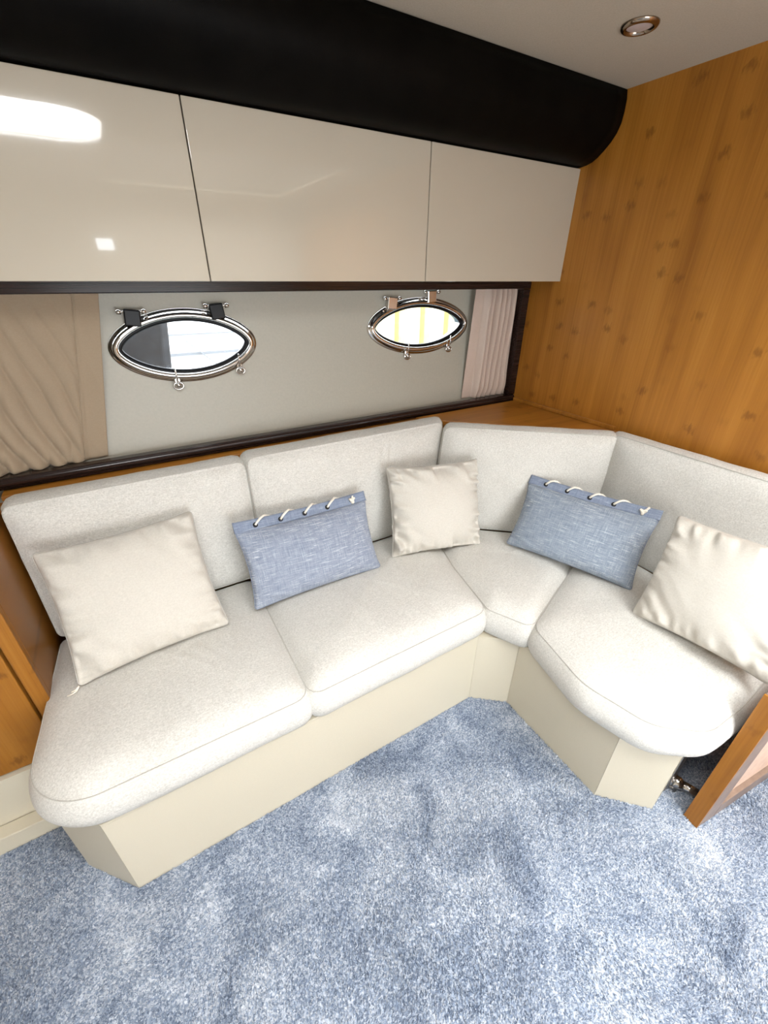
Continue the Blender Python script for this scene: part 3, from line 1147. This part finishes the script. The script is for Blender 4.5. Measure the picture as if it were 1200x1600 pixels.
def lumbar(label, c, xd, yd, w, h, th, seed, flip_tail, body_mat='linen'):
    root = thing('lumbar_pillow', label, 'pillow', (0, 0, 0), 'blue linen pillows with rope lacing')
    fl = 0.036            # flap height above the stuffed body
    bh = h - fl
    bm, edge = pillow_body(w, bh, th, 0.05, seed, 0.75, 56, 0.02, lambda p, u, v, s: p + Vector((0, -fl / 2, 0)))
    link('cover', bm, M[body_mat], root, True)
    tube('seam', edge, 0.0016, M['linen_flap'], root, 5, True)
    # flat flap along the top edge, wavy
    nb = 60
    bm = bmesh.new()
    y0, y1 = h / 2 - fl - 0.004, h / 2

    def wave(x, t):
        return 0.006 * noise.noise(Vector((x * 16 + seed, t * 1.5, seed))) * t

    def ytop(x, t):
        u = x / (w / 2)
        sag = -bh / 2 * 0.05 * (1 - u * u)
        return y0 + (y1 - y0) * t + sag
    rows_ = {}
    for s in (1, -1):
        for i in range(nb + 1):
            x = w / 2 * (-1 + 2 * i / nb) * 1.012
            for t in range(5):
                tt = t / 4
                rows_[(s, i, t)] = bm.verts.new((x, ytop(x, tt), wave(x, tt) + s * 0.0035 + (0.004 * s * (1 - tt) ** 2)))
    for s in (1, -1):
        for i in range(nb):
            for t in range(4):
                q = [rows_[(s, i, t)], rows_[(s, i + 1, t)], rows_[(s, i + 1, t + 1)], rows_[(s, i, t + 1)]]
                bm.faces.new(q if s == 1 else q[::-1])
    for i in range(nb):
        for t in (0, 4):
            bm.faces.new((rows_[(1, i, t)], rows_[(1, i + 1, t)], rows_[(-1, i + 1, t)], rows_[(-1, i, t)]))
    for t in range(4):
        for i in (0, nb):
            bm.faces.new((rows_[(1, i, t)], rows_[(1, i, t + 1)], rows_[(-1, i, t + 1)], rows_[(-1, i, t)]))
    flap = link('flap', bm, M['linen_flap'], root, True)
    tube('stitch', [(x, ytop(x, 0.06), wave(x, 0.06) + 0.0065) for x in [w / 2 * 0.99 * (-1 + 2 * k / 50) for k in range(51)]], 0.0016, M['linen_flap'], flap, 5)
    xs = [w * q for q in (-0.36, -0.18, 0.0, 0.18, 0.385)]
    for x in xs:
        bm = bmesh.new()
        yc = ytop(x, 0.46)
        zc = wave(x, 0.46) + 0.0052
        add_tube(bm, [(x + 0.0075 * math.cos(q), yc + 0.0075 * math.sin(q), zc) for q in [2 * PI * k / 16 for k in range(16)]], 0.0018, 6, True)
        add_tube(bm, [(x, yc, zc - 0.003), (x, yc, zc + 0.0004)], 0.0066, 14)
        link('eyelet', bm, M['eyelet'], root, True)
    for k, x in enumerate(xs[:-1]):
        yc = ytop(x, 0.46)
        zc = wave(x, 0.46) + 0.006
        L = 0.040
        pts = []
        for q in range(13):
            a = q / 12
            xx = x + L * a
            yy = yc + (ytop(xx, 1.0) + 0.004 - yc) * (1 - (1 - a) ** 2)
            zz = zc + 0.008 * math.sin(PI * min(1, a * 1.1)) - 0.010 * max(0, a - 0.7) / 0.3
            pts.append((xx, yy, zz))
        # over the top edge and down behind to the next eyelet
        xe = xs[k + 1]
        for q in range(1, 7):
            a = q / 6
            pts.append((x + L + (xe - x - L) * a, ytop(x + L, 1.0) + 0.004 - (0.020) * a, zc - 0.014 - 0.004 * math.sin(PI * a)))
        tube('rope', pts, 0.0042, M['rope'], root, 8)
    x = xs[-1]
    yc, zc = ytop(x, 0.46), wave(x, 0.46) + 0.010
    bm = bmesh.new()
    kn = []
    for q in range(36):
        a = 2 * PI * q / 36
        kn.append((x + 0.0075 * (math.sin(a) + 0.9 * math.sin(2 * a)) * 0.75, yc + 0.0075 * (math.cos(a) - 0.9 * math.cos(2 * a)) * 0.75, zc + 0.003 - 0.004 * math.sin(3 * a)))
    add_tube(bm, kn, 0.0044, 8, True)
    add_ball(bm, (x, yc, zc + 0.001), (0.0095, 0.0085, 0.007))
    add_tube(bm, [(x, yc, zc), (x + 0.010, yc + 0.012, zc + 0.003), (x + 0.015, yc + 0.022, zc + 0.001)] if flip_tail else [(x, yc, zc), (x + 0.004, yc + 0.010, zc + 0.003), (x + 0.004, yc + 0.016, zc + 0.003)], 0.004, 8)
    link('knot', bm, M['rope'], root, True)
    place(root, c, xd, yd)
    return root


lumbar('blue linen lumbar pillow with rope-laced top, on the seam of the left and middle seats', (0.453, 1.268, 0.663), (1.0, 0.001, -0.006), (0.005, 0.455, 0.89), 0.507, 0.315, 0.125, 5.2, False)
lumbar('blue linen lumbar pillow with rope-laced top, in the sofa corner before the diagonal cushion', (1.435, 0.853, 0.660), (0.354, -0.935, -0.010), (0.498, 0.179, 0.849), 0.500, 0.318, 0.125, 9.4, True, 'linen_cast')

# ------------------------------------------------------------------ left wooden cabinet with cream plinth
sc_ = thing('side_cabinet', 'dark-stained bamboo side cabinet at the left end of the sofa', 'cabinet', (-0.95, 1.4, 0))
box('body', (-0.64, -0.195, 0.255), (0.54, 0.20, 0.93), M['bamboo_front'], sc_, 0.002)
box('stile', (0.505, -0.220, 0.256), (0.541, -0.196, 0.93), M['bamboo_front'], sc_, 0.003)
box('door', (-0.10, -0.219, 0.258), (0.497, -0.197, 0.925), M['bamboo_front'], sc_, 0.003)
box('plinth', (-0.64, -0.230, 0.0), (0.44, 0.19, 0.253), M['base'], sc_)
struct(box('baseboard_left', (XL, 1.122, 0.0), (-0.462, 1.168, 0.070), M['base'], None, 0.003), 'cream stepped skirting at the left edge of the carpet', 'baseboard')

# ------------------------------------------------------------------ wooden panel and chrome strut at the right end
wp = thing('wooden_panel', 'upright framed wooden panel with pale inset at the right edge, on carpet', 'panel', (1.226, 0.074, 0.004))
ang = -0.122
bm = bmesh.new()
PW, PH, PT = 0.52, 0.60, 0.043
fr_w = 0.075
# frame members, local x along the panel, y depth, z up
mm = Matrix.Rotation(ang, 3, 'Z')


def leaf(name, lo, hi, mat, bev=0.003):
    o = box(name, lo, hi, mat, wp, bev)
    o.rotation_euler = (0, 0, ang)
    return o


leaf('edge_strip', (0.0, 0.0, 0.0), (0.006, PT, PH), M['bamboo_leaf'], 0.001)
leaf('stile', (0.0065, 0.0, 0.0), (0.0065 + fr_w, PT, PH), M['leaf_frame'])
leaf('stile', (PW - fr_w, 0.0, 0.0), (PW, PT, PH), M['leaf_frame'])
leaf('rail', (0.007 + fr_w, 0.0, 0.0), (PW - fr_w - 0.0005, PT, fr_w), M['leaf_frame'])
leaf('rail', (0.007 + fr_w, 0.0, PH - fr_w), (PW - fr_w - 0.0005, PT, PH), M['leaf_frame'])
leaf('inset_panel', (0.007 + fr_w, 0.014, fr_w + 0.0005), (PW - fr_w - 0.0005, PT - 0.010, PH - fr_w - 0.0005), M['leaf_inset'], 0.002)

cr = thing('chrome_strut', 'short chrome rod low over the carpet between sofa base and wooden panel', 'rod', (1.30, 0.17, 0.0))
bm = bmesh.new()
add_tube(bm, [(-0.012, 0.024, 0.035), (-0.004, 0.006, 0.035), (0.000, -0.006, 0.035)], [0.021, 0.022, 0.017], 16)
add_ball(bm, (-0.012, 0.024, 0.035), 0.021)
add_tube(bm, [(0.0, -0.004, 0.035), (0.016, -0.044, 0.034)], 0.0155, 16)
link('rod', bm, M['chrome'], cr, True)
bm = bmesh.new()
add_tube(bm, [(-0.010, 0.018, 0.0), (-0.010, 0.018, 0.022)], [0.020, 0.012], 16)
link('foot', bm, M['steel'], cr, True)
box('bracket', (-0.050, 0.020, 0.004), (-0.002, 0.0265, 0.24), M['steel'], cr, 0.002)

# ------------------------------------------------------------------ outside the portholes
struct(box('water', (-9, 1.9, -0.6), (12, 12, -0.55), M['water']), 'water surface outside the hull', 'water')
nb_ = thing('moored_boat', 'white hull of a neighbouring boat seen through the left porthole', 'boat', (1.0, 5.3, -0.6))
bm = bmesh.new()
pts2 = [(0, 0.0), (-0.12, 0.5), (-0.16, 1.2), (-0.10, 1.75), (0.0, 2.3), (0.9, 2.35), (0.9, 0.0)]
A = [bm.verts.new((-3.5, y, z)) for y, z in pts2]
B = [bm.verts.new((1.0, y, z)) for y, z in pts2]
for i in range(len(pts2)):
    j = (i + 1) % len(pts2)
    bm.faces.new((A[i], A[j], B[j], B[i]))
bm.faces.new(A)
bm.faces.new(B)
link('hull', bm, M['white_hull'], nb_)
box('rub_rail', (-3.5, -0.175, 1.40), (0.99, -0.13, 1.425), M['grey_line'], nb_)
box('rub_rail', (-3.5, -0.19, 1.15), (0.3, -0.155, 1.18), M['grey_line'], nb_)
box('rub_rail', (-3.5, -0.165, 1.60), (0.99, -0.11, 1.61), M['grey_line'], nb_)
tube('mooring_line', [(-0.35, -0.20, 1.55), (0.1, -0.21, 1.12)], 0.006, M['grey_line'], nb_, 6)
db = thing('dark_hull', 'dark hull filling the left part of the left porthole view', 'boat', (-0.6, 2.5, -0.6))
bm = bmesh.new()
add_prism(bm, [(-1.6, 0.0), (0.80, 0.0), (0.84, 0.03), (0.84, 0.30), (-1.6, 0.45)], 0.0, 2.6, 0.01)
for v in bm.verts:
    if v.co.x > 0:
        v.co.x += (v.co.z - 1.8) * 0.12
link('hull', bm, M['navy'], db)
qw = thing('quay_wall', 'pale yellow quay wall outside the right porthole', 'quay', (3.4, 5.3, -0.6))
box('wall', (-0.95, 0.0, 0.0), (2.2, 0.3, 2.6), M['quay'], qw)
for k in range(6):
    box('pile', (-0.9 + 0.42 * k, -0.11, 0.0), (-0.80 + 0.42 * k, -0.002, 2.5), M['yellow'], qw, 0.01)
box('waling', (-0.95, -0.15, 1.96), (2.2, -0.112, 2.03), M['yellow'], qw)

# ------------------------------------------------------------------ carpet pile: real tufts
rng = np.random.default_rng(5)
x0_, x1_, y0_, y1_ = -1.0, 1.79, -0.45, 1.12
NT_ = 210000
P = np.column_stack((rng.uniform(x0_, x1_, NT_), rng.uniform(y0_, y1_, NT_)))
poly = [(-0.60, 1.3)] + [BP[k] for k in range(1, 9)] + [(1.79, 0.29), (1.79, 1.3)]


def inside(P, poly):
    c = np.zeros(len(P), bool)
    n = len(poly)
    for i in range(n):
        xa, ya = poly[i]
        xb, yb = poly[(i + 1) % n]
        cond = ((ya > P[:, 1]) != (yb > P[:, 1]))
        xi = (xb - xa) * (P[:, 1] - ya) / (yb - ya + 1e-12) + xa
        c ^= cond & (P[:, 0] < xi)
    return c


P = P[~inside(P, poly)]
NT_ = len(P)


def smooth_noise(P, s, seed):
    out = np.zeros(len(P))
    r = np.random.default_rng(seed)
    for k in range(14):
        a = r.uniform(0, 2 * PI)
        f = s * r.uniform(0.6, 1.9)
        out += np.sin((P[:, 0] * math.cos(a) + P[:, 1] * math.sin(a)) * f + r.uniform(0, 6.28))
    return out / 3.7


lean_a = smooth_noise(P, 7, 1) * 1.6 + rng.normal(0, 0.7, NT_)
lean_m = 0.0045 + 0.002 * smooth_noise(P, 11, 2)
hgt = rng.uniform(0.007, 0.012, NT_)
rad = rng.uniform(0.0022, 0.0034, NT_)
tw = rng.uniform(0, 2 * PI, NT_)
V = np.zeros((NT_, 4, 3), np.float32)
for k in range(3):
    V[:, k, 0] = P[:, 0] + rad * np.cos(tw + k * 2.0944)
    V[:, k, 1] = P[:, 1] + rad * np.sin(tw + k * 2.0944)
    V[:, k, 2] = 0.0005
V[:, 3, 0] = P[:, 0] + lean_m * np.cos(lean_a)
V[:, 3, 1] = P[:, 1] + lean_m * np.sin(lean_a)
V[:, 3, 2] = hgt
idx = np.arange(NT_)[:, None] * 4
F = np.stack([idx + np.array([0, 1, 3]), idx + np.array([1, 2, 3]), idx + np.array([2, 0, 3])], 1).reshape(-1)
me = bpy.data.meshes.new('carpet_pile')
me.vertices.add(NT_ * 4)
me.vertices.foreach_set('co', V.reshape(-1))
me.loops.add(len(F))
me.loops.foreach_set('vertex_index', F.astype(np.int32))
me.polygons.add(len(F) // 3)
me.polygons.foreach_set('loop_start', np.arange(0, len(F), 3, dtype=np.int32))
me.update(calc_edges=True)
me.validate()
me.materials.append(M['carpet'])
cp = bpy.data.objects.new('carpet_pile', me)
COL.objects.link(cp)
cp['kind'] = 'stuff'
cp['label'] = 'mottled pale blue plush carpet pile in front of the sofa'
cp['category'] = 'carpet'
